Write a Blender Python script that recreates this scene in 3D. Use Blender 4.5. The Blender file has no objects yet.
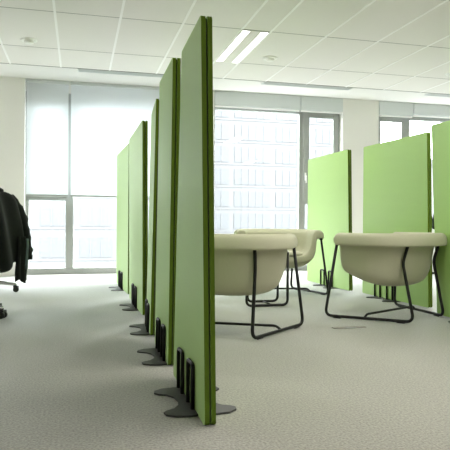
import bpy, bmesh, math, random
from mathutils import Vector, Matrix, noise
random.seed(4)
S = bpy.context.scene
COL = S.collection

# ------------------------------------------------------------ camera
cam = bpy.data.cameras.new('camera')
cam.sensor_width = 36.0
cam.lens = 575.73 / 450 * 36.0
cam.clip_end = 500
camo = bpy.data.objects.new('camera', cam)
COL.objects.link(camo)
R = Vector((0.96901257, -0.24691617, 0.00685803))
U = Vector((-0.00497538, 0.00824777, 0.99995361))
F = Vector((0.24696128, 0.96900174, -0.00676369))
M = Matrix((R, U, -F)).transposed().to_4x4()
M.translation = (0, 0, 0.75)
camo.matrix_world = M
S.camera = camo

# ------------------------------------------------------------ world, exposure
w = bpy.data.worlds.new('overcast_sky'); S.world = w
w.use_nodes = True
bg = w.node_tree.nodes['Background']
bg.inputs[0].default_value = (0.975, 0.985, 1.0, 1)
bg.inputs[1].default_value = 12.0
S.view_settings.view_transform = 'Standard'
S.view_settings.look = 'None'
S.view_settings.gamma = 1
S.view_settings.use_curve_mapping = False
S.view_settings.exposure = 0.87
LAMP_W = 17.0
S.cycles.max_bounces = 14
S.cycles.diffuse_bounces = 6
S.cycles.transparent_max_bounces = 12
S.cycles.sample_clamp_indirect = 6
S.cycles.use_denoising = True

H = 2.6435          # ceiling height
YW = 8.136          # window wall plane
W_OPEN = [(-3.33, -1.30), (-0.70, 1.33), (1.90, 3.93), (4.54, 6.57)]

for (a, b) in W_OPEN:   # sampling portals in the window openings
    l = bpy.data.lights.new('window_daylight', 'AREA'); l.shape = 'RECTANGLE'
    l.size = b - a; l.size_y = H
    l.cycles.is_portal = True
    o = bpy.data.objects.new('window_daylight', l); COL.objects.link(o)
    o.location = ((a + b) / 2, YW + 0.32, H / 2)
    o.rotation_euler = (math.radians(-90), 0, 0)

# ------------------------------------------------------------ materials
def mat(name, col, rough=0.6, metal=0.0, bump=0.0, scale=60, var=0.0, sheen=0.0, spec=0.5, detail=3, sheentint=None, srough=0.4):
    m = bpy.data.materials.new(name); m.use_nodes = True
    nt = m.node_tree; b = nt.nodes['Principled BSDF']
    b.inputs['Base Color'].default_value = (*col, 1)
    b.inputs['Roughness'].default_value = rough
    b.inputs['Metallic'].default_value = metal
    b.inputs['Specular IOR Level'].default_value = spec
    if sheen:
        b.inputs['Sheen Weight'].default_value = sheen
        b.inputs['Sheen Roughness'].default_value = srough
        if sheentint: b.inputs['Sheen Tint'].default_value = (*sheentint, 1)
    tc = nt.nodes.new('ShaderNodeTexCoord')
    n = nt.nodes.new('ShaderNodeTexNoise'); n.inputs['Scale'].default_value = scale
    n.inputs['Detail'].default_value = detail
    nt.links.new(tc.outputs['Object'], n.inputs['Vector'])
    if var:
        r = nt.nodes.new('ShaderNodeMixRGB'); r.blend_type = 'MIX'
        r.inputs[1].default_value = (*[c * (1 - var) for c in col], 1)
        r.inputs[2].default_value = (*[min(1, c * (1 + var)) for c in col], 1)
        cr = nt.nodes.new('ShaderNodeMapRange'); cr.inputs[1].default_value = .3; cr.inputs[2].default_value = .7
        nt.links.new(n.outputs['Fac'], cr.inputs[0]); nt.links.new(cr.outputs[0], r.inputs[0])
        nt.links.new(r.outputs[0], b.inputs['Base Color'])
    if bump:
        bp = nt.nodes.new('ShaderNodeBump'); bp.inputs['Strength'].default_value = bump
        bp.inputs['Distance'].default_value = 0.004
        nt.links.new(n.outputs['Fac'], bp.inputs['Height']); nt.links.new(bp.outputs[0], b.inputs['Normal'])
    return m

CARPET = mat('carpet', (0.305, 0.290, 0.248), 0.8, bump=0.6, scale=110, var=0.40, detail=6, spec=0.35, sheen=0.6, sheentint=(.9, .95, 1))
CARPETLID = mat('lid_grey', (0.27, 0.26, 0.23), 0.7, bump=.4, scale=110, var=.3)
TILE = mat('ceiling_tile', (0.78, 0.77, 0.75), 0.9, bump=0.05, scale=200, var=0.015, spec=0.2)
TBAR = mat('ceiling_bar', (0.92, 0.92, 0.92), 0.5, spec=0.3)
SEAM = mat('ceiling_seam', (0.25, 0.25, 0.25), 0.8)
PLASTER = mat('ceiling_margin', (0.78, 0.78, 0.77), 0.8, spec=0.2)
WALLM = mat('wall_paint', (0.84, 0.835, 0.81), 0.85, bump=0.05, scale=90, var=0.01, spec=0.2)
FRAME = mat('grey_window_frame', (0.35, 0.37, 0.355), 0.45, spec=0.4)
CASS = mat('pale_blind_cassette', (0.66, 0.70, 0.71), 0.6)
WHITE = mat('white_plastic', (0.85, 0.85, 0.84), 0.4)
BLACK = mat('black_metal', (0.010, 0.010, 0.010), 0.42, spec=0.25)
FOOTM = mat('dark_foot_plate', (0.035, 0.034, 0.034), 0.45, spec=0.5, bump=.05, scale=200)
GREEN = mat('green_felt', (0.30, 0.48, 0.125), 0.50, bump=0.12, scale=260, var=0.05, sheen=.15, spec=0.65, sheentint=(0.85, 1.0, 0.75), srough=.5)
EDGE = mat('green_felt_edge', (0.085, 0.14, 0.014), 0.95, bump=0.25, scale=260, var=0.08, spec=0.1)
GAP = mat('dark_core', (0.018, 0.022, 0.006), 0.8)
CREAM = mat('beige_wool', (0.475, 0.465, 0.345), 0.95, bump=0.35, scale=300, var=0.07, sheen=0.15, spec=0.12)
JACK = mat('black_jacket_cloth', (0.011, 0.013, 0.012), 0.8, bump=0.3, scale=120, var=0.25, sheen=0.03, spec=0.2)
LINING = mat('teal_grey_lining', (0.09, 0.13, 0.14), 0.5)
SILVER = mat('polished_aluminium', (0.62, 0.63, 0.64), 0.25, metal=1.0)
MESHB = mat('black_chair_fabric', (0.015, 0.015, 0.016), 0.8, bump=.3, scale=300)
RUB = mat('black_rubber', (0.012, 0.012, 0.012), 0.5)
SLOT = mat('slot_grey', (0.30, 0.31, 0.31), 0.6)
FACADE = mat('pale_concrete_facade', (0.066, 0.067, 0.069), 0.9, scale=.6, var=.04)
FGLASS = mat('facade_window_glass', (0.042, 0.045, 0.049), 0.6, spec=.4)
STREET = mat('street_paving', (0.15, 0.15, 0.15), 0.95, scale=.2, var=.1)
LEAF = mat('dark_green_leaf', (0.02, 0.04, 0.015), 0.6)
POT = mat('white_pot', (0.7, 0.7, 0.68), 0.5)
SOIL = mat('potting_soil', (0.03, 0.02, 0.012), 0.9)

def glass_mat():
    m = bpy.data.materials.new('clear_window_glass'); m.use_nodes = True
    nt = m.node_tree; nt.nodes.clear()
    out = nt.nodes.new('ShaderNodeOutputMaterial')
    t = nt.nodes.new('ShaderNodeBsdfTransparent'); t.inputs[0].default_value = (.95, .975, .97, 1)
    g = nt.nodes.new('ShaderNodeBsdfGlossy'); g.inputs['Roughness'].default_value = 0.02
    mx = nt.nodes.new('ShaderNodeMixShader'); mx.inputs[0].default_value = .02
    nt.links.new(t.outputs[0], mx.inputs[1]); nt.links.new(g.outputs[0], mx.inputs[2])
    nt.links.new(mx.outputs[0], out.inputs[0]); return m
GLASS = glass_mat()

def blind_mat():
    m = bpy.data.materials.new('white_blind_fabric'); m.use_nodes = True
    nt = m.node_tree; nt.nodes.clear()
    out = nt.nodes.new('ShaderNodeOutputMaterial')
    d = nt.nodes.new('ShaderNodeBsdfDiffuse'); d.inputs[0].default_value = (.85, .87, .88, 1)
    t = nt.nodes.new('ShaderNodeBsdfTranslucent'); t.inputs[0].default_value = (.8, .83, .85, 1)
    wv = nt.nodes.new('ShaderNodeTexNoise'); wv.inputs['Scale'].default_value = 150
    mr = nt.nodes.new('ShaderNodeMapRange'); mr.inputs[3].default_value = .47; mr.inputs[4].default_value = .53
    mx = nt.nodes.new('ShaderNodeMixShader')
    nt.links.new(wv.outputs['Fac'], mr.inputs[0]); nt.links.new(mr.outputs[0], mx.inputs[0])
    nt.links.new(d.outputs[0], mx.inputs[1]); nt.links.new(t.outputs[0], mx.inputs[2])
    nt.links.new(mx.outputs[0], out.inputs[0]); return m
BLIND = blind_mat()

def lamp_mat():
    m = bpy.data.materials.new('lit_lamp_diffuser'); m.use_nodes = True
    b = m.node_tree.nodes['Principled BSDF']
    b.inputs['Base Color'].default_value = (.9, .9, .9, 1)
    b.inputs['Emission Color'].default_value = (1, .985, .95, 1)
    b.inputs['Emission Strength'].default_value = 3.0
    return m
LIT = lamp_mat()

# ------------------------------------------------------------ helpers
def box(bm, x0, x1, y0, y1, z0, z1, mi=0):
    vs = [bm.verts.new(p) for p in ((x0,y0,z0),(x1,y0,z0),(x1,y1,z0),(x0,y1,z0),(x0,y0,z1),(x1,y0,z1),(x1,y1,z1),(x0,y1,z1))]
    for f in ((0,3,2,1),(4,5,6,7),(0,1,5,4),(1,2,6,5),(2,3,7,6),(3,0,4,7)):
        fc = bm.faces.new([vs[i] for i in f]); fc.material_index = mi
    return vs

def obj(name, bm, mats, parent=None, smooth=False, bevel=0, segs=2):
    me = bpy.data.meshes.new(name); bm.normal_update(); bm.to_mesh(me); bm.free()
    for m in (mats if isinstance(mats, (list, tuple)) else [mats]): me.materials.append(m)
    o = bpy.data.objects.new(name, me); COL.objects.link(o)
    if parent: o.parent = parent
    if smooth: me.polygons.foreach_set('use_smooth', [True] * len(me.polygons))
    if bevel:
        md = o.modifiers.new('bevel', 'BEVEL'); md.width = bevel; md.segments = segs; md.limit_method = 'ANGLE'
    return o

def thing(name, label, cat, loc=(0, 0, 0), rz=0, group=None):
    o = bpy.data.objects.new(name, None); COL.objects.link(o)
    o.location = loc; o.rotation_euler = (0, 0, rz); o.empty_display_size = .1
    return tag(o, label, cat, group)

def tag(o, label, cat, group=None):
    o['label'] = label; o['category'] = cat
    if group: o['group'] = group
    return o

def struct(name, bm, m, parent=None, **k):
    o = obj(name, bm, m, parent, **k)
    if not parent: o['kind'] = 'structure'
    return o

def dup(root, loc, rz, label, group=None):
    r = root.copy(); COL.objects.link(r); r.location = loc; r.rotation_euler = (0, 0, rz)
    r['label'] = label
    if group: r['group'] = group
    for ch in list(root.children):
        c = ch.copy(); COL.objects.link(c); c.parent = r
        for g in list(ch.children):
            d = g.copy(); COL.objects.link(d); d.parent = c
    return r

def fillet(pts, r, n=6):
    pts = [Vector(p) for p in pts]; out = [pts[0]]
    for i in range(1, len(pts) - 1):
        a, b, c = pts[i-1], pts[i], pts[i+1]
        rr = r[i] if isinstance(r, (list, tuple)) else r
        u = (a - b).normalized(); v = (c - b).normalized()
        d = min(rr, (a-b).length * .45, (c-b).length * .45)
        p, q = b + u * d, b + v * d
        for k in range(n + 1):
            t = k / n
            out.append(p * (1-t)**2 + b * 2*t*(1-t) + q * t*t)
    out.append(pts[-1]); return out

def tube(bm, pts, r, n=10, radii=None):
    pts = [Vector(p) for p in pts]; rings = []
    prev = None
    for i, p in enumerate(pts):
        t = (pts[min(i+1, len(pts)-1)] - pts[max(i-1, 0)]).normalized()
        if prev is None:
            a = Vector((0, 0, 1)) if abs(t.z) < .9 else Vector((1, 0, 0))
            x = t.cross(a).normalized()
        else:
            x = (prev - t * prev.dot(t)).normalized()
        prev = x; y = t.cross(x)
        rr = radii[i] if radii else r
        rings.append([bm.verts.new(p + (x * math.cos(2*math.pi*k/n) + y * math.sin(2*math.pi*k/n)) * rr) for k in range(n)])
    for a, b in zip(rings, rings[1:]):
        for k in range(n): bm.faces.new((a[k], a[(k+1) % n], b[(k+1) % n], b[k]))
    bm.faces.new(list(reversed(rings[0]))); bm.faces.new(rings[-1])

def lathe(bm, prof, n=20, c=(0, 0, 0), axis='z'):
    rings = []
    for r, h in prof:
        ring = []
        for k in range(n):
            a = 2*math.pi*k/n; x, y = r*math.cos(a), r*math.sin(a)
            p = (x, y, h) if axis == 'z' else ((x, h, y) if axis == 'y' else (h, x, y))
            ring.append(bm.verts.new(Vector(p) + Vector(c)))
        rings.append(ring)
    for a, b in zip(rings, rings[1:]):
        for k in range(n): bm.faces.new((a[k], a[(k+1) % n], b[(k+1) % n], b[k]))
    bm.faces.new(list(reversed(rings[0]))); bm.faces.new(rings[-1])
    bmesh.ops.recalc_face_normals(bm, faces=bm.faces)

# ------------------------------------------------------------ room shell
X0, X1, Y0 = -4.2, 7.6, -4.5
bm = bmesh.new(); box(bm, X0, X1, Y0, YW + .3, -.2, 0); struct('floor', bm, CARPET)
bm = bmesh.new()
Y_END = 7.426
XA, XW = -0.217, 0.591
box(bm, X0, X1, Y0, Y_END, H, H + .2, 0)
box(bm, X0, X1, Y_END, YW + .3, H, H + .2, 3)
xs = [XA + XW * k for k in range(-6, 4)] + [XA + XW * (3.5 + k) for k in range(0, 10)]
for x in xs:
    if X0 < x < X1: box(bm, x - .011, x + .011, Y0, Y_END, H - .004, H, 1)
ys = [5.472 + 1.1724 * k for k in range(-8, 2)]
for y in ys: box(bm, X0, X1, y - .004, y + .004, H - .0015, H, 2)
box(bm, X0, X1, Y_END - .006, Y_END + .004, H - .0045, H, 2)
struct('ceiling', bm, [TILE, TBAR, SEAM, PLASTER])
bm = bmesh.new()
edges = [X0] + [v for ab in W_OPEN for v in ab] + [X1]
for i in range(0, len(edges), 2): box(bm, edges[i], edges[i+1], YW, YW + .3, 0, H)
for (a, b) in W_OPEN: box(bm, a, b, YW + .12, YW + .3, 2.50, H)
struct('wall_back', bm, WALLM)
bm = bmesh.new(); box(bm, X0 - .2, X0, Y0, YW + .3, 0, H); struct('wall_left', bm, WALLM)
bm = bmesh.new(); box(bm, X1, X1 + .2, Y0, YW + .3, 0, H); struct('wall_right', bm, WALLM)
bm = bmesh.new(); box(bm, X0, X1, Y0 - .2, Y0, 0, H); struct('wall_front', bm, WALLM)

# ------------------------------------------------------------ windows
def window(n, a, b, narrow_left):
    root = bpy.data.objects.new('window_%d' % n, None); COL.objects.link(root); root['kind'] = 'structure'
    root.location = (a, YW + .13, 0)
    Wd = b - a; fy0, fy1 = 0, .07
    m0, m1 = (.53, .63) if narrow_left else (Wd - .66, Wd - .56)
    bm = bmesh.new()
    T = 2.4995
    box(bm, 0.0, .045, fy0, fy1, 0, T); box(bm, Wd - .045, Wd, fy0, fy1, 0, T)
    box(bm, .045, Wd - .045, fy0, fy1, 0, .085); box(bm, .045, Wd - .045, fy0, fy1, 2.40, T)
    box(bm, m0, m1, fy0, fy1, .085, 2.40)
    nx0, nx1 = (.045, m0) if narrow_left else (m1, Wd - .045)
    box(bm, nx0, nx1, fy0, fy1, 1.02, 1.08)
    obj('window_frame', bm, FRAME, root, bevel=.004)
    # opening sash above
    bm = bmesh.new(); s = .09; sy0, sy1 = -.022, -.0005; u0, u1 = nx0 - .035, nx1 + .03
    box(bm, u0, u0 + s, sy0, sy1, 1.065, 2.425); box(bm, u1 - s, u1, sy0, sy1, 1.065, 2.425)
    box(bm, u0 + s, u1 - s, sy0, sy1, 1.065, 1.14); box(bm, u0 + s, u1 - s, sy0, sy1, 2.345, 2.425)
    sash = obj('sash_frame', bm, FRAME, root, bevel=.004)
    hx = (u1 - .04) if narrow_left else (u0 + .03)
    bm = bmesh.new(); box(bm, hx - .014, hx + .014, -.03, -.022, 1.38, 1.50); box(bm, hx - .009, hx + .009, -.055, -.03, 1.43, 1.45)
    box(bm, hx - .009, hx + .009, -.067, -.055, 1.34, 1.46)
    obj('handle', bm, WHITE, sash, bevel=.003)
    bm = bmesh.new()
    wx0, wx1 = (m1, Wd - .045) if narrow_left else (.045, m0)
    box(bm, wx0, wx1, .03, .036, .085, 2.40); obj('pane', bm, GLASS, root)
    bm = bmesh.new(); box(bm, nx0, nx1, .03, .036, .085, 1.02); obj('pane', bm, GLASS, root)
    bm = bmesh.new(); box(bm, u0 + s, u1 - s, -.014, -.009, 1.14, 2.345); obj('pane', bm, GLASS, root)
    return m0, m1
for i, (a, b) in enumerate(W_OPEN): window(i + 1, a, b, i in (1, 3))

# roller blinds: cassette under the ceiling, fabric down or rolled up
def blind(x0, x1, zb, label, group=None, boxbottom=2.432):
    t = thing('roller_blind', label, 'blind', (x0, YW, 0), group=group)
    wd = x1 - x0
    bm = bmesh.new(); box(bm, 0, wd, (.0 if zb else -.015), .045, boxbottom, H - .001); obj('cassette', bm, CASS, t, bevel=.006)
    if zb:
        bm = bmesh.new()
        box(bm, .012, wd - .012, .016, .018, zb + .012, boxbottom - .0005); obj('fabric', bm, BLIND, t)
        bm = bmesh.new(); box(bm, .006, wd - .006, .009, .027, zb - .01, zb + .014)
        obj('bottom_bar', bm, FRAME, t, bevel=.004)
    else:
        bm = bmesh.new(); box(bm, .006, wd - .006, .004, .03, boxbottom - .022, boxbottom - .002); obj('bottom_bar', bm, WHITE, t, bevel=.005)
blind(-.695, -.125, 1.08, 'narrow white roller blind lowered halfway, left of the lowered pair', boxbottom=2.60)
blind(-.115, 1.325, 1.08, 'wide white roller blind lowered halfway behind the far end of the left green screens', boxbottom=2.60)
blind(1.905, 3.23, 0, 'wide rolled-up roller blind box over the large pane of the middle window')
blind(3.24, 3.925, 0, 'short rolled-up roller blind box over the middle window sash beside the pillar')
blind(4.545, 5.14, 0, 'short rolled-up blind box right of the pillar over the right window')
blind(5.15, 6.565, 0, 'wide rolled-up blind box at the right edge of the photo', boxbottom=2.46)
blind(-3.325, -1.305, 0, 'rolled-up blind box over the window beyond the left edge')

# ------------------------------------------------------------ ceiling fittings
def lamp(x, y, label, group):
    t = thing('ceiling_light', label, 'ceiling light', (x, y, H), group=group)
    L, Wd = 1.155, .284
    bm = bmesh.new()
    for a, b, c, d in ((-Wd/2, Wd/2, -L/2, -L/2 + .012), (-Wd/2, Wd/2, L/2 - .012, L/2), (-Wd/2, -Wd/2 + .010, -L/2, L/2), (Wd/2 - .010, Wd/2, -L/2, L/2)):
        box(bm, a, b, c, d, -.008, 0)
    obj('frame', bm, WHITE, t)
    bm = bmesh.new(); box(bm, -.060, .060, -L/2 + .012, L/2 - .012, -.007, -.001); obj('centre_panel', bm, TILE, t)
    for sx in (-1, 1):
        bm = bmesh.new(); box(bm, min(sx*.062, sx*.130), max(sx*.062, sx*.130), -L/2 + .014, L/2 - .014, -.006, -.001)
        obj('diffuser', bm, LIT, t)
    l = bpy.data.lights.new('lamp_light', 'AREA'); l.shape = 'RECTANGLE'; l.size = Wd * .9; l.size_y = L * .9
    l.energy = LAMP_W; l.color = (1, .975, .92)
    lo = bpy.data.objects.new('lamp_light', l); COL.objects.link(lo); lo.parent = t; lo.location = (0, 0, -.015)
    return t
LX = XA + XW * 3.25
lamp(LX, 5.472 + .5862, 'lit recessed ceiling light with two bright strips, in front of the middle window', None)
for k, (x, y) in enumerate([(LX, 2.54), (LX, -.97), (LX, -3.3), (2.9, .8), (3.5, 3.7), (-1.9, 4.886), (5.3, 2.54), (5.3, -.97)]):  # unseen lamps added to light the room, one brightening the left screen faces
    lamp(x, y, 'recessed ceiling light with two bright strips, unseen, added to light the room', 'unseen ceiling lights added for room light')

def detector(x, y, r, label):
    bm = bmesh.new()
    lathe(bm, [(r, H), (r, H - .006), (r*.93, H - .012), (r*.62, H - .014), (r*.58, H - .03), (r*.45, H - .038), (.004, H - .040)], 28, (x, y, 0))
    o = obj('smoke_detector', bm, WHITE, smooth=False)
    tag(o, label, 'smoke detector')
    return o
detector(-.513, 6.40, .085, 'round white ceiling detector near the top left corner of the photo')
detector(2.143, 6.35, .085, 'round white ceiling detector right of the lit ceiling light')
detector(4.60, 6.40, .085, 'round white ceiling detector at the right edge of the photo')

def diffuser(x0, x1, label):
    t = thing('air_slot_diffuser', label, 'air vent', (x0, Y_END + .02, H))
    bm = bmesh.new(); wd = x1 - x0
    box(bm, 0, wd, 0, .012, -.010, 0); box(bm, 0, wd, .108, .12, -.010, 0); box(bm, 0, .01, .012, .108, -.010, 0); box(bm, wd - .01, wd, .012, .108, -.010, 0)
    obj('frame', bm, CASS, t)
    bm = bmesh.new(); box(bm, .01, wd - .01, .012, .108, -.003, -.0005); obj('slot_backing', bm, SLOT, t)
    for k in range(3):
        bm = bmesh.new(); box(bm, .01, wd - .01, .03 + k*.026, .04 + k*.026, -.009, -.003); obj('slat', bm, CASS, t)
diffuser(-.013, 1.20, 'long grey slot air diffuser in the ceiling edge above the lowered blinds')
diffuser(2.43, 3.74, 'long grey slot air diffuser in the ceiling edge above the middle window')
diffuser(4.97, 6.2, 'grey slot air diffuser in the ceiling edge at the right side of the photo')

# ------------------------------------------------------------ outside
bm = bmesh.new(); box(bm, -120, 160, YW + 4, 220, -12.3, -12); g = struct('ground', bm, STREET)
def building(x0, x1, y, z1, label, dx, dz, ww, wh, depth=14):
    t = thing('office_building', label, 'building', (x0, y, -12))
    wd = x1 - x0; h = z1 + 12
    bm = bmesh.new(); box(bm, 0, wd, 0, depth, 0, h)
    box(bm, -.2, wd + .2, -.25, depth, h, h + .5)
    obj('wall', bm, FACADE, t)
    nx = int((wd - 1) / dx); nz = int((h - 1) / dz)
    rnd = random.Random(x0)
    bm = bmesh.new(); box(bm, 0, ww, -.05, .0, 0, wh); [box(bm, ww*q/nm - .03, ww*q/nm + .03, -.08, -.05, 0, wh, 1) for nm in [max(2, round(ww/.6))] for q in range(1, nm)]
    first = obj('window', bm, [FGLASS, FACADE], t); led = None
    for j in range(nz):
        for i in range(nx):
            o = first if not (i or j) else first.copy()
            if o is not first: COL.objects.link(o)
            o.location = (.8 + i*dx, 0, 1.0 + j*dz)
        if led is None:
            bm = bmesh.new(); box(bm, 0, wd, -.06, 0, .80, .9); led = obj('ledge', bm, FACADE, t); o = led
        else:
            o = led.copy(); COL.objects.link(o)
        o.location = (0, 0, j*dz)
building(-26, -3.5, 42, 9, 'hazy pale office block seen through the panes below the left blind', 2.6, 2.4, 2.1, 1.5)
building(-3.0, 6.6, 36, 14, 'hazy pale office block across the street behind the left screens', 2.3, 1.9, 1.9, 1.2)
building(6.9, 20.5, 40, 24, 'tall hazy pale office block seen through the middle window', 3.15, 1.6, 2.75, 1.1)
building(24, 44, 46, 6, 'low hazy pale building outside the right window', 2.3, 3.1, 1.4, 1.6)

# ------------------------------------------------------------ green screens
def screen(near, far, zn, zf, zt, label, group, leann=0, leanf=0, foot=True, fc=None, Tn=.042, off=.142):
    """near/far: (x,y) of the left face's ends; zn/zf bottoms; zt=(top near, top far)"""
    cx, cy = (near[0] + far[0])/2, (near[1] + far[1])/2
    t = thing('partition_screen', label, 'partition screen', (cx, cy, 0), group=group)
    n2 = Vector((near[0], near[1], 0)); f2 = Vector((far[0], far[1], 0))
    d = (f2 - n2).normalized(); nr = Vector((d.y, -d.x, 0))   # to +x
    C0 = Vector((cx, cy, 0))
    def corner(which, top):
        p = (n2 if which == 0 else f2).copy()
        if top: p.x += leann if which == 0 else leanf; p.z = zt[which]
        else: p.z = zn if which == 0 else zf
        return p - C0
    A, B, Cc, D = corner(0, 0), corner(1, 0), corner(1, 1), corner(0, 1)
    def slab(o0, o1, inset, r, mats, name, bev):
        # rounded rectangle in (s,t) space mapped bilinearly to the quad
        L = (B - A).length; Hh = (D - A).length
        lv = []                      # (height, side inset) levels of a rounded rectangle
        for k in range(6): an = math.radians(-90 + 18*k); lv.append((inset + r + r*math.sin(an), inset + r - r*math.cos(an)))
        for k in range(1, 12): lv.append((inset + r + (Hh - 2*inset - 2*r)*k/12, inset))
        for k in range(6): an = math.radians(18*k); lv.append((Hh - inset - r + r*math.sin(an), inset + r - r*math.cos(an)))
        def mp(s, q): return A*(1-s)*(1-q) + B*s*(1-q) + Cc*s*q + D*(1-s)*q
        bm = bmesh.new(); sides = []
        for o_ in (o0, o1):
            lft = [bm.verts.new(mp(i_/L, h_/Hh) + nr*o_) for h_, i_ in lv]; rgt = [bm.verts.new(mp(1 - i_/L, h_/Hh) + nr*o_) for h_, i_ in lv]
            for k in range(len(lv) - 1): bm.faces.new((lft[k], rgt[k], rgt[k+1], lft[k+1])).material_index = 0
            sides.append(lft + list(reversed(rgt)))
        v0, v1 = sides; n = len(v0)
        for k in range(n): bm.faces.new((v0[k], v1[k], v1[(k+1) % n], v0[(k+1) % n])).material_index = len(mats) - 1
        bmesh.ops.recalc_face_normals(bm, faces=bm.faces)
        return obj(name, bm, mats, t)
    g = .0035
    slab(0, Tn/2 - g, 0, .018, [GREEN, EDGE], 'padded_panel', .0035)
    slab(Tn/2 + g, Tn, 0, .018, [GREEN, EDGE], 'padded_panel', .0035)
    slab(Tn/2 - g + .0002, Tn/2 + g - .0002, .007, .015, [GAP], 'core_strip', 0)
    # foot: plate with two curling lobes on each side, and looped clamps
    yc = fc if fc is not None else (n2 + f2).length * 0 + (cy)
    s_mid = (yc - near[1]) / (far[1] - near[1])
    base = n2 + (f2 - n2) * s_mid + nr*Tn/2 - C0; base.z = 0
    w_, l_ = off, .185
    half = [(0, -l_), (.35*w_, -l_*1.04), (.75*w_, -l_*1.0), (1.0*w_, -l_*.86), (1.04*w_, -l_*.70), (.93*w_, -l_*.60), (.70*w_, -l_*.50), (.52*w_, -l_*.28), (.47*w_, 0),
            (.52*w_, l_*.28), (.70*w_, l_*.50), (.93*w_, l_*.60), (1.04*w_, l_*.70), (1.0*w_, l_*.86), (.75*w_, l_*1.0), (.35*w_, l_*1.04), (0, l_)]
    out = half + [(-x, y) for x, y in reversed(half[1:-1])]
    bm = bmesh.new()
    b0 = [bm.verts.new(base + nr*x + d*y + Vector((0, 0, .001))) for x, y in out]; b1 = [bm.verts.new(base + nr*x + d*y + Vector((0, 0, .009))) for x, y in out]
    bm.faces.new(b0); bm.faces.new(b1)
    for k in range(len(out)): bm.faces.new((b0[k], b0[(k+1) % len(out)], b1[(k+1) % len(out)], b1[k]))
    bmesh.ops.recalc_face_normals(bm, faces=bm.faces)
    obj('foot_plate', bm, FOOTM, t, bevel=.002)
    lm = leann*(1-s_mid) + leanf*s_mid
    for sd in (-1, 1):
        for c in (-.075, .135):
            o = nr*(sd*(Tn/2 + .0085)); hh = .185
            ln = Vector((lm*.12, 0, 0))
            pts = [base + o + d*(c-.047) + Vector((0,0,.006)), base + o + d*(c-.047) + ln + Vector((0,0,hh)), base + o + d*(c+.047) + ln + Vector((0,0,hh)), base + o + d*(c+.047) + Vector((0,0,.006))]
            bm = bmesh.new(); tube(bm, fillet(pts, .022, 5), .0082, 8)
            obj('clamp_loop', bm, BLACK, t, smooth=True)
    return t
GL, GR = 'green screens of the left row', 'green screens of the right row'
screen((.451, 2.045), (.440, 2.70), .0, .02, (1.497, 1.55), 'nearest and tallest looking green felt screen, standing in the middle of the photo', GL, -.025, .03, fc=2.345, off=.14)
screen((.450, 2.93), (.455, 3.50), .005, .005, (1.590, 1.590), 'green felt screen second from the camera in the left row', GL, .015, .02, fc=3.15)
screen((.450, 3.69), (.490, 4.27), .012, .012, (1.535, 1.535), 'green felt screen third from the camera in the left row, a thin slit beside it', GL, .03, .03, fc=3.95)
screen((.488, 4.49), (.475, 5.55), .012, .012, (1.53, 1.52), 'green felt screen fourth from the camera in the left row', GL, -.01, -.01, fc=5.0)
screen((.482, 5.80), (.440, 6.93), .012, .012, (1.52, 1.52), 'farthest pale green felt screen of the left row, nearest the lowered blinds', GL, 0, 0, fc=6.38)
screen((2.815, 5.64), (2.785, 6.74), .012, .012, (1.525, 1.525), 'farthest green felt screen of the right row, right of the middle window', GR, -.03, 0, fc=6.15)
screen((2.935, 4.38), (2.875, 5.46), .012, .012, (1.53, 1.53), 'green felt screen in the right row, directly behind the right tub chair', GR, -.03, 0, fc=5.03)
screen((2.86, 3.02), (2.80, 4.06), .012, .012, (1.53, 1.53), 'nearest green felt screen of the right row, cut by the right edge', GR, -.07, -.07, fc=3.62)

# ------------------------------------------------------------ tub chairs
def horseshoe(n=48):
    a, yf, y0, ry = .390, .235, -.02, .315
    pts = []
    L1 = yf - y0
    n1 = 7
    for i in range(n1): pts.append((Vector((a, yf - L1*i/n1, 0)), Vector((1, 0, 0))))
    for i in range(n - 2*n1 + 1):
        th = math.pi * i / (n - 2*n1)
        c, s = math.cos(th), math.sin(th)
        e = 0.86
        x = a * (abs(c)**e) * (1 if c >= 0 else -1); y = y0 - ry * (abs(s)**e)
        nn = Vector((c/a, -s/ry, 0)).normalized()
        pts.append((Vector((x, y, 0)), nn))
    for i in range(n1 - 1, -1, -1): pts.append((Vector((-a, yf - L1*i/n1, 0)), Vector((-1, 0, 0))))
    return pts

def shell_ring(P, nn):
    """closed cross-section from the underside centre, up the outside, over the rolled rim and down to the seat"""
    Sp = Vector((0, max(P.y, -.02), 0))
    f = max(0, min(1, (P.y + .12) / .35)); zb = .248 + .085 * f * f
    nb = max(0, -nn.y); rim = .667 + .004 * nb; D = .578 - zb
    side = (1, .68, .39, .19, .095, .055, .038, .03); backt = (1, .74, .55, .40, .29, .225, .175, .145)
    ws = (0, .004, .03, .10, .24, .46, .72, 1)
    out = []
    def t(v, z): p = P + (Sp - P)*v; out.append(Vector((p.x, p.y, z)))
    def o(v, z): p = P + nn*v; out.append(Vector((p.x, p.y, z)))
    for a_, b_, w_ in zip(side, backt, ws): t(a_*(1 - nb) + b_*nb, zb + D*w_)
    o(.010, .576); o(.048, .568); o(.060, .574); o(.061, .618); o(.050, rim - .016); o(.021, rim - .003); o(0, rim)
    k = .07*nb
    t(.07, rim - .005); t(.125 + k, rim - .03); t(.150 + k, .595); t(.175 + k, .53); t(.225 + k, .45); t(.36 + k, .405); t(.7, .395); t(1, .392)
    return out

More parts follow.
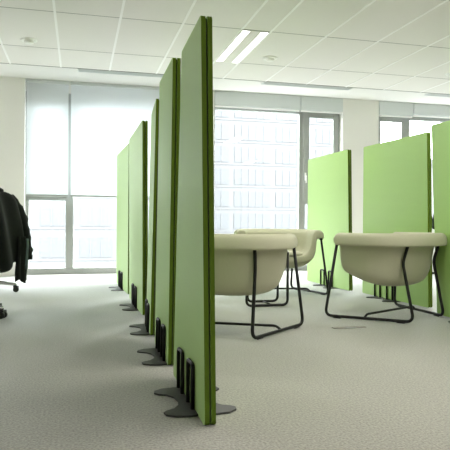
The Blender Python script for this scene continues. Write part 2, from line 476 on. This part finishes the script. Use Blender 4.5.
def tub_shell():
    hs = horseshoe(); bm = bmesh.new(); rings = []
    for P, nn in hs: rings.append([bm.verts.new(p) for p in shell_ring(P, nn)])
    m = len(rings[0])
    for a, b in zip(rings, rings[1:]):
        for k in range(m - 1): bm.faces.new((a[k], a[k+1], b[k+1], b[k]))
    pairs = [(0, 22), (1, 21), (2, 20), (3, 20), (4, 19), (5, 18), (6, 18), (7, 17), (8, 16), (8, 15), (9, 14), (9, 13), (10, 12), (11, 11)]
    for vv in (rings[0], rings[-1]):
        for (a, b), (c, d) in zip(pairs, pairs[1:]):
            q = []
            for v in (vv[a], vv[c], vv[d], vv[b]):
                if v not in q: q.append(v)
            if len(q) >= 3: bm.faces.new(q)
    bmesh.ops.remove_doubles(bm, verts=bm.verts, dist=.0005)
    bmesh.ops.recalc_face_normals(bm, faces=bm.faces)
    return bm

def seat_pad():
    bm = bmesh.new(); out = []
    for i in range(40):
        th = 2*math.pi*i/40; c, s = math.cos(th), math.sin(th)
        e = .55
        x = .262 * abs(c)**e * (1 if c > 0 else -1); y = .03 + .215 * abs(s)**e * (1 if s > 0 else -1)
        if y < -.06: x *= 1 - .30*((-.06 - y)/.125)**2
        out.append((x, y))
    rings = []
    for sc, z in ((.55, .398), (.96, .40), (1, .412), (.985, .428), (.9, .437), (.55, .440)):
        rings.append([bm.verts.new((x*sc, .03 + (y - .03)*sc, z)) for x, y in out])
    for a, b in zip(rings, rings[1:]):
        for k in range(40): bm.faces.new((a[k], a[(k+1) % 40], b[(k+1) % 40], b[k]))
    bm.faces.new(list(reversed(rings[0]))); bm.faces.new(rings[-1])
    return bm

RT = .0115
def make_tub(label, loc, rz, group):
    t = thing('tub_chair', label, 'armchair', loc, rz, group)
    sh = obj('shell', tub_shell(), CREAM, t, smooth=True)
    md = sh.modifiers.new('sub', 'SUBSURF'); md.levels = 1; md.render_levels = 2
    obj('seat_cushion', seat_pad(), CREAM, t, smooth=True)
    for s in (-1, 1):
        b = Vector((s*.220, -.334, RT + .006)); f = Vector((s*.487, .276, RT + .006))
        kink = Vector((s*.222, -.240, .446)); kt = Vector((s*.225, -.285, .580)); ft = Vector((s*.420, .218, .582))
        bm = bmesh.new(); tube(bm, fillet([kt, kink, b, f, ft], [0, .04, .06, .06, 0], 7), RT, 10)
        sf = obj('side_frame', bm, BLACK, t, smooth=True)
        dirv = (f - b).normalized()
        for q in (.14, .86):
            p = b + (f - b)*q; bm = bmesh.new()
            tube(bm, [Vector((p.x, p.y, .0065)) - dirv*.03, Vector((p.x, p.y, .0065)) + dirv*.03], .006, 8)
            obj('glide', bm, RUB, sf, smooth=True)
        bm = bmesh.new(); lathe(bm, [(.014, .566), (.017, .570), (.017, .579)], 12, (ft.x, ft.y, 0)); obj('mounting_cap', bm, BLACK, sf)
    zc = .045; xm = .362
    bm = bmesh.new(); tube(bm, fillet([(-xm, 0, RT + .006), (-xm + .035, 0, zc), (xm - .035, 0, zc), (xm, 0, RT + .006)], .03, 5), .009, 10)
    obj('cross_bar', bm, BLACK, t, smooth=True)
    return t
GC = 'beige tub chairs on black wire frames'
def rzf(deg): return math.radians(deg - 90)     # local +Y is the chair's front
chair = make_tub('beige tub chair on black sled frame, partly hidden by the nearest green screen', (1.007, 3.829, 0), rzf(63.3), GC)
dup(chair, (2.438, 4.149, 0), rzf(116.9), 'beige tub chair on black sled frame seen from behind, at the right', GC)
dup(chair, (2.021, 5.729, 0), rzf(-100.1), 'farthest beige tub chair, facing the camera between the other two', GC)

# low side table between the chairs
t = thing('side_table', 'small low side table, its twin black sled legs visible under the left tub chair', 'side table', (1.64, 4.95, 0))
bm = bmesh.new(); box(bm, -.19, .17, -.15, .15, .478, .495); obj('table_top', bm, WHITE, t, bevel=.006)
for y, xa, xb in ((-.135, -.215, .165), (.125, -.13, .165)):
    bm = bmesh.new(); tube(bm, fillet([(xa + .01, y, .478), (xa, y, RT), (xb, y, RT), (xb - .0, y, .478)], .05, 6), RT, 10)
    obj('sled_leg', bm, BLACK, t, smooth=True)
bm = bmesh.new(); tube(bm, [(0.02, -.125, RT), (0.02, .125, RT)], .008, 8); obj('cross_bar', bm, BLACK, t, smooth=True)

t = thing('floor_box', 'flat grey floor outlet lid in the carpet in front of the right tub chair', 'floor outlet', (1.865, 3.735, 0), 0)
bm = bmesh.new(); box(bm, -.125, .125, -.022, .022, 0.0005, .006); obj('lid', bm, CARPETLID, t, bevel=.002)
bm = bmesh.new(); box(bm, -.04, .04, -.030, -.0225, 0.0005, .007); obj('flap', bm, SLOT, t)

# ------------------------------------------------------------ office chairs
def office_chair(loc, rz, base_rot, label):
    """faces local +Y"""
    t = thing('office_chair', label, 'office chair', loc, rz, 'office chairs by the left wall')
    for k in range(5):
        a = base_rot + k * 2*math.pi/5; u = Vector((math.cos(a), math.sin(a), 0))
        bm = bmesh.new()
        tube(bm, [u*.03 + Vector((0,0,.115)), u*.15 + Vector((0,0,.105)), u*.30 + Vector((0,0,.082)), u*.325 + Vector((0,0,.078))], .02, 10, [.026, .022, .016, .013])
        leg = obj('base_arm', bm, SILVER, t, smooth=True)
        bm = bmesh.new(); c = u*.318; s = Vector((-u.y, u.x, 0))
        for q in (-1, 1):
            ctr = c + s*(q*.019) + Vector((0, 0, .029))
            rings = []
            for (rr, off_) in ((.018, -.011), (.027, -.009), (.029, 0), (.027, .009), (.018, .011)):
                rings.append([bm.verts.new(ctr + s*off_ + (u*math.cos(2*math.pi*j/16) + Vector((0,0,1))*math.sin(2*math.pi*j/16))*rr) for j in range(16)])
            for A, B in zip(rings, rings[1:]):
                for j in range(16): bm.faces.new((A[j], A[(j+1) % 16], B[(j+1) % 16], B[j]))
            bm.faces.new(rings[0]); bm.faces.new(rings[-1])
        tube(bm, [c + Vector((0, 0, .03)), c + Vector((0, 0, .085))], .009, 8)
        tube(bm, [c - s*.02 + Vector((0, 0, .03)), c + s*.02 + Vector((0, 0, .03))], .006, 8)
        box(bm, c.x - .022, c.x + .022, c.y - .022, c.y + .022, .048, .066)
        bmesh.ops.recalc_face_normals(bm, faces=bm.faces)
        obj('caster', bm, RUB, leg, smooth=False)
    bm = bmesh.new(); lathe(bm, [(.045, .085), (.045, .135), (.03, .15), (.028, .28), (.018, .285), (.018, .40)], 18); obj('gas_column', bm, BLACK, t, smooth=False)
    bm = bmesh.new(); box(bm, -.24, .24, -.22, .25, .42, .49); obj('seat', bm, MESHB, t, smooth=True, bevel=.03, segs=4)
    bm = bmesh.new(); box(bm, -.09, .09, -.12, .12, .385, .42); obj('mechanism', bm, BLACK, t, bevel=.01)
    # backrest: curved padded shell
    bm = bmesh.new(); nx, nz = 10, 12; fr, bk = [], []
    for j in range(nz + 1):
        z = .53 + .38*j/nz; hw = .205 * (1 - .18*(j/nz)**3)
        fr.append([bm.verts.new((hw*(2*i/nx - 1), -.25 + .03*(2*i/nx - 1)**2 + .02*math.sin(j/nz*3.1), z)) for i in range(nx + 1)])
        bk.append([bm.verts.new((hw*(2*i/nx - 1), -.285 + .03*(2*i/nx - 1)**2 + .02*math.sin(j/nz*3.1), z)) for i in range(nx + 1)])
    for G in (fr, bk):
        for j in range(nz):
            for i in range(nx): bm.faces.new((G[j][i], G[j][i+1], G[j+1][i+1], G[j+1][i]))
    for j in range(nz):
        for i in (0, nx): bm.faces.new((fr[j][i], fr[j+1][i], bk[j+1][i], bk[j][i]))
    for i in range(nx):
        for j in (0, nz): bm.faces.new((fr[j][i], fr[j][i+1], bk[j][i+1], bk[j][i]))
    bmesh.ops.recalc_face_normals(bm, faces=bm.faces)
    obj('backrest', bm, MESHB, t, smooth=True, bevel=.01)
    bm = bmesh.new(); tube(bm, fillet([(0, -.10, .40), (0, -.30, .40), (0, -.295, .62)], .06), .018, 10); obj('back_support', bm, BLACK, t, smooth=True)
    for s in (-1, 1):
        bm = bmesh.new(); tube(bm, fillet([(s*.10, 0, .405), (s*.28, 0, .405), (s*.285, .0, .655)], .04), .014, 10); ap = obj('arm_post', bm, BLACK, t, smooth=True)
        bm = bmesh.new(); box(bm, s*.285 - .04, s*.285 + .04, -.12, .12, .655, .68); obj('arm_pad', bm, BLACK, ap, bevel=.01)
    return t
FB = 150
def arot(world_deg, face_deg): return math.radians(world_deg - (face_deg - 90))
CB = (-.845, 4.77)
office_chair((CB[0], CB[1], 0), rzf(FB), arot(-24, FB), 'office chair at the left edge, mostly off frame, with a dark jacket over its back')
office_chair((-.94, 6.30, 0), rzf(165), arot(2, 165), 'farther office chair with silver base behind the hanging jacket')

# jacket draped over the backrest of the near office chair
def jacket():
    root = thing('jacket', 'dark jacket draped over the office chair back at the left edge', 'jacket', (CB[0], CB[1], 0), rzf(FB))
    bm = bmesh.new(); n = 56; rings = []
    rows = [(z_*.935 + .01, a_, b_) for z_, a_, b_ in [(1.02, .05, .02), (1.015, .10, .045), (.995, .16, .062), (.96, .205, .075), (.91, .232, .085), (.84, .245, .094), (.75, .252, .10), (.65, .262, .108), (.55, .272, .115), (.46, .278, .12), (.435, .275, .118), (.405, .27, .115)]]
    for ri, (z, hw, hd) in enumerate(rows):
        ring = []
        for k in range(n):
            a = 2*math.pi*k/n; c, s = math.cos(a), math.sin(a)
            x = hw * abs(c)**.8 * (1 if c > 0 else -1); y = -.268 + hd * abs(s)**.8 * (1 if s > 0 else -1)
            fl = min(1, ri / 6) * .024 * math.sin(a*9 + z*5 + 1.5*math.sin(a*3)) + .012 * noise.noise(Vector((x*8, y*14, z*5)))
            zz = z
            if ri >= len(rows) - 3: zz = z + .035*math.sin(a*5 + 1)*(ri - len(rows) + 4)/3
            ring.append(bm.verts.new((x*(1 + fl*2), y + fl*1.1*(1 if s > 0 else -1), zz)))
        rings.append(ring)
    for A, B in zip(rings, rings[1:]):
        for k in range(n): bm.faces.new((A[k], A[(k+1) % n], B[(k+1) % n], B[k]))
    bm.faces.new(rings[0])
    body = obj('body', bm, JACK, root, smooth=True)
    md = body.modifiers.new('thick', 'SOLIDIFY'); md.thickness = .006; md.offset = -1
    md = body.modifiers.new('sub', 'SUBSURF'); md.levels = 1; md.render_levels = 1
    for s in (1, -1):
        bm = bmesh.new()
        if s > 0: path = [(.17, -.27, .97), (.235, -.28, .90), (.285, -.29, .78), (.315, -.30, .65), (.335, -.305, .52), (.335, -.305, .455)]
        else: path = [(-.17, -.27, .97), (-.235, -.27, .90), (-.27, -.28, .78), (-.285, -.29, .65), (-.295, -.30, .52), (-.295, -.30, .43)]
        fp = fillet([(x_, y_, z_*.935 + .01) for x_, y_, z_ in path], .05, 4); m = len(fp)
        tube(bm, fp, .06, 20, [.045 + .02*math.sin(min(1, i/m*2)*1.57) - .012*(i/m) + .004*math.sin(i*1.9) for i in range(m)])
        for v in bm.verts:
            v.co += Vector((noise.noise(v.co*16), noise.noise(v.co*16 + Vector((5,0,0))), 0))*.012
        sl = obj('sleeve', bm, JACK, root, smooth=True)
        bm = bmesh.new(); e = fp[-1]; e0 = fp[-2]
        tube(bm, [e + (e0 - e).normalized()*.03, e + (e - e0).normalized()*.006], .056, 20); obj('cuff', bm, JACK, sl, smooth=True)
    # collar
    bm = bmesh.new(); tube(bm, [(-.10, -.25, .945), (-.05, -.29, .97), (0, -.30, .975), (.05, -.29, .97), (.10, -.25, .945)], .018, 10, [.012, .018, .02, .018, .012]); obj('collar', bm, JACK, root, smooth=True)
    # hanging front panel with pale lining edge
    for nm, m_, x0, x1, y, zt, zb in (('front_panel', JACK, .13, .265, -.372, .62, .27), ('lining', LINING, .222, .245, -.380, .60, .38)):
        bm = bmesh.new(); G = []
        for j in range(13):
            z = zt + (zb - zt)*j/12; row = []
            for i in range(9):
                x = x0 + (x1 - x0)*i/8
                row.append(bm.verts.new((x + .01*math.sin(z*14), y + .012*math.sin(i*1.7 + z*6), z + .02*math.sin(i*.8)*(j/12))))
            G.append(row)
        for j in range(12):
            for i in range(8): bm.faces.new((G[j][i], G[j][i+1], G[j+1][i+1], G[j+1][i]))
        o = obj(nm, bm, m_, root, smooth=True); md = o.modifiers.new('thick', 'SOLIDIFY'); md.thickness = .006
jacket()

# ------------------------------------------------------------ beyond the right screens
t = thing('storage_cabinet', 'low white cabinet glimpsed through the gap between the right screens', 'cabinet', (5.25, 7.55, 0))
bm = bmesh.new(); box(bm, -.4, .4, -.2, .2, .03, .56); obj('body', bm, WHITE, t, bevel=.004)
bm = bmesh.new(); box(bm, -.38, .38, -.18, .18, 0, .03); obj('plinth', bm, BLACK, t)
for s in (-1, 1):
    bm = bmesh.new(); box(bm, min(s*.005, s*.395), max(s*.005, s*.395), -.218, -.2005, .04, .55); dr = obj('door', bm, WHITE, t, bevel=.003)
    bm = bmesh.new(); box(bm, s*.05 - .006, s*.05 + .006, -.235, -.2185, .34, .46); obj('handle', bm, BLACK, dr)
t = thing('potted_plant', 'small dark leafy plant in white pot on the low white cabinet', 'plant', (5.12, 7.52, .56))
bm = bmesh.new(); lathe(bm, [(.05, 0), (.075, .09), (.07, .09), (.062, .075)], 20); obj('pot', bm, POT, t)
bm = bmesh.new(); lathe(bm, [(.06, .072), (.06, .078)], 16); obj('soil', bm, SOIL, t)
bm = bmesh.new()
for k in range(46):
    a = random.uniform(0, 6.28); tilt = random.uniform(.1, 1.1); L = random.uniform(.14, .28)
    u = Vector((math.cos(a)*math.sin(tilt), math.sin(a)*math.sin(tilt), math.cos(tilt))); s = Vector((-math.sin(a), math.cos(a), 0))
    b = Vector((0, 0, .075)); wv = random.uniform(.012, .022)
    pts = [b + u*(L*q) - Vector((0, 0, .10*q*q*tilt*L/.28)) for q in (0, .35, .7, 1)]
    ws = [.002, wv, wv*.8, .001]
    L_ = [bm.verts.new(p - s*w_) for p, w_ in zip(pts, ws)]; R_ = [bm.verts.new(p + s*w_) for p, w_ in zip(pts, ws)]
    for q in range(3): bm.faces.new((L_[q], R_[q], R_[q+1], L_[q+1]))
obj('foliage', bm, LEAF, t)
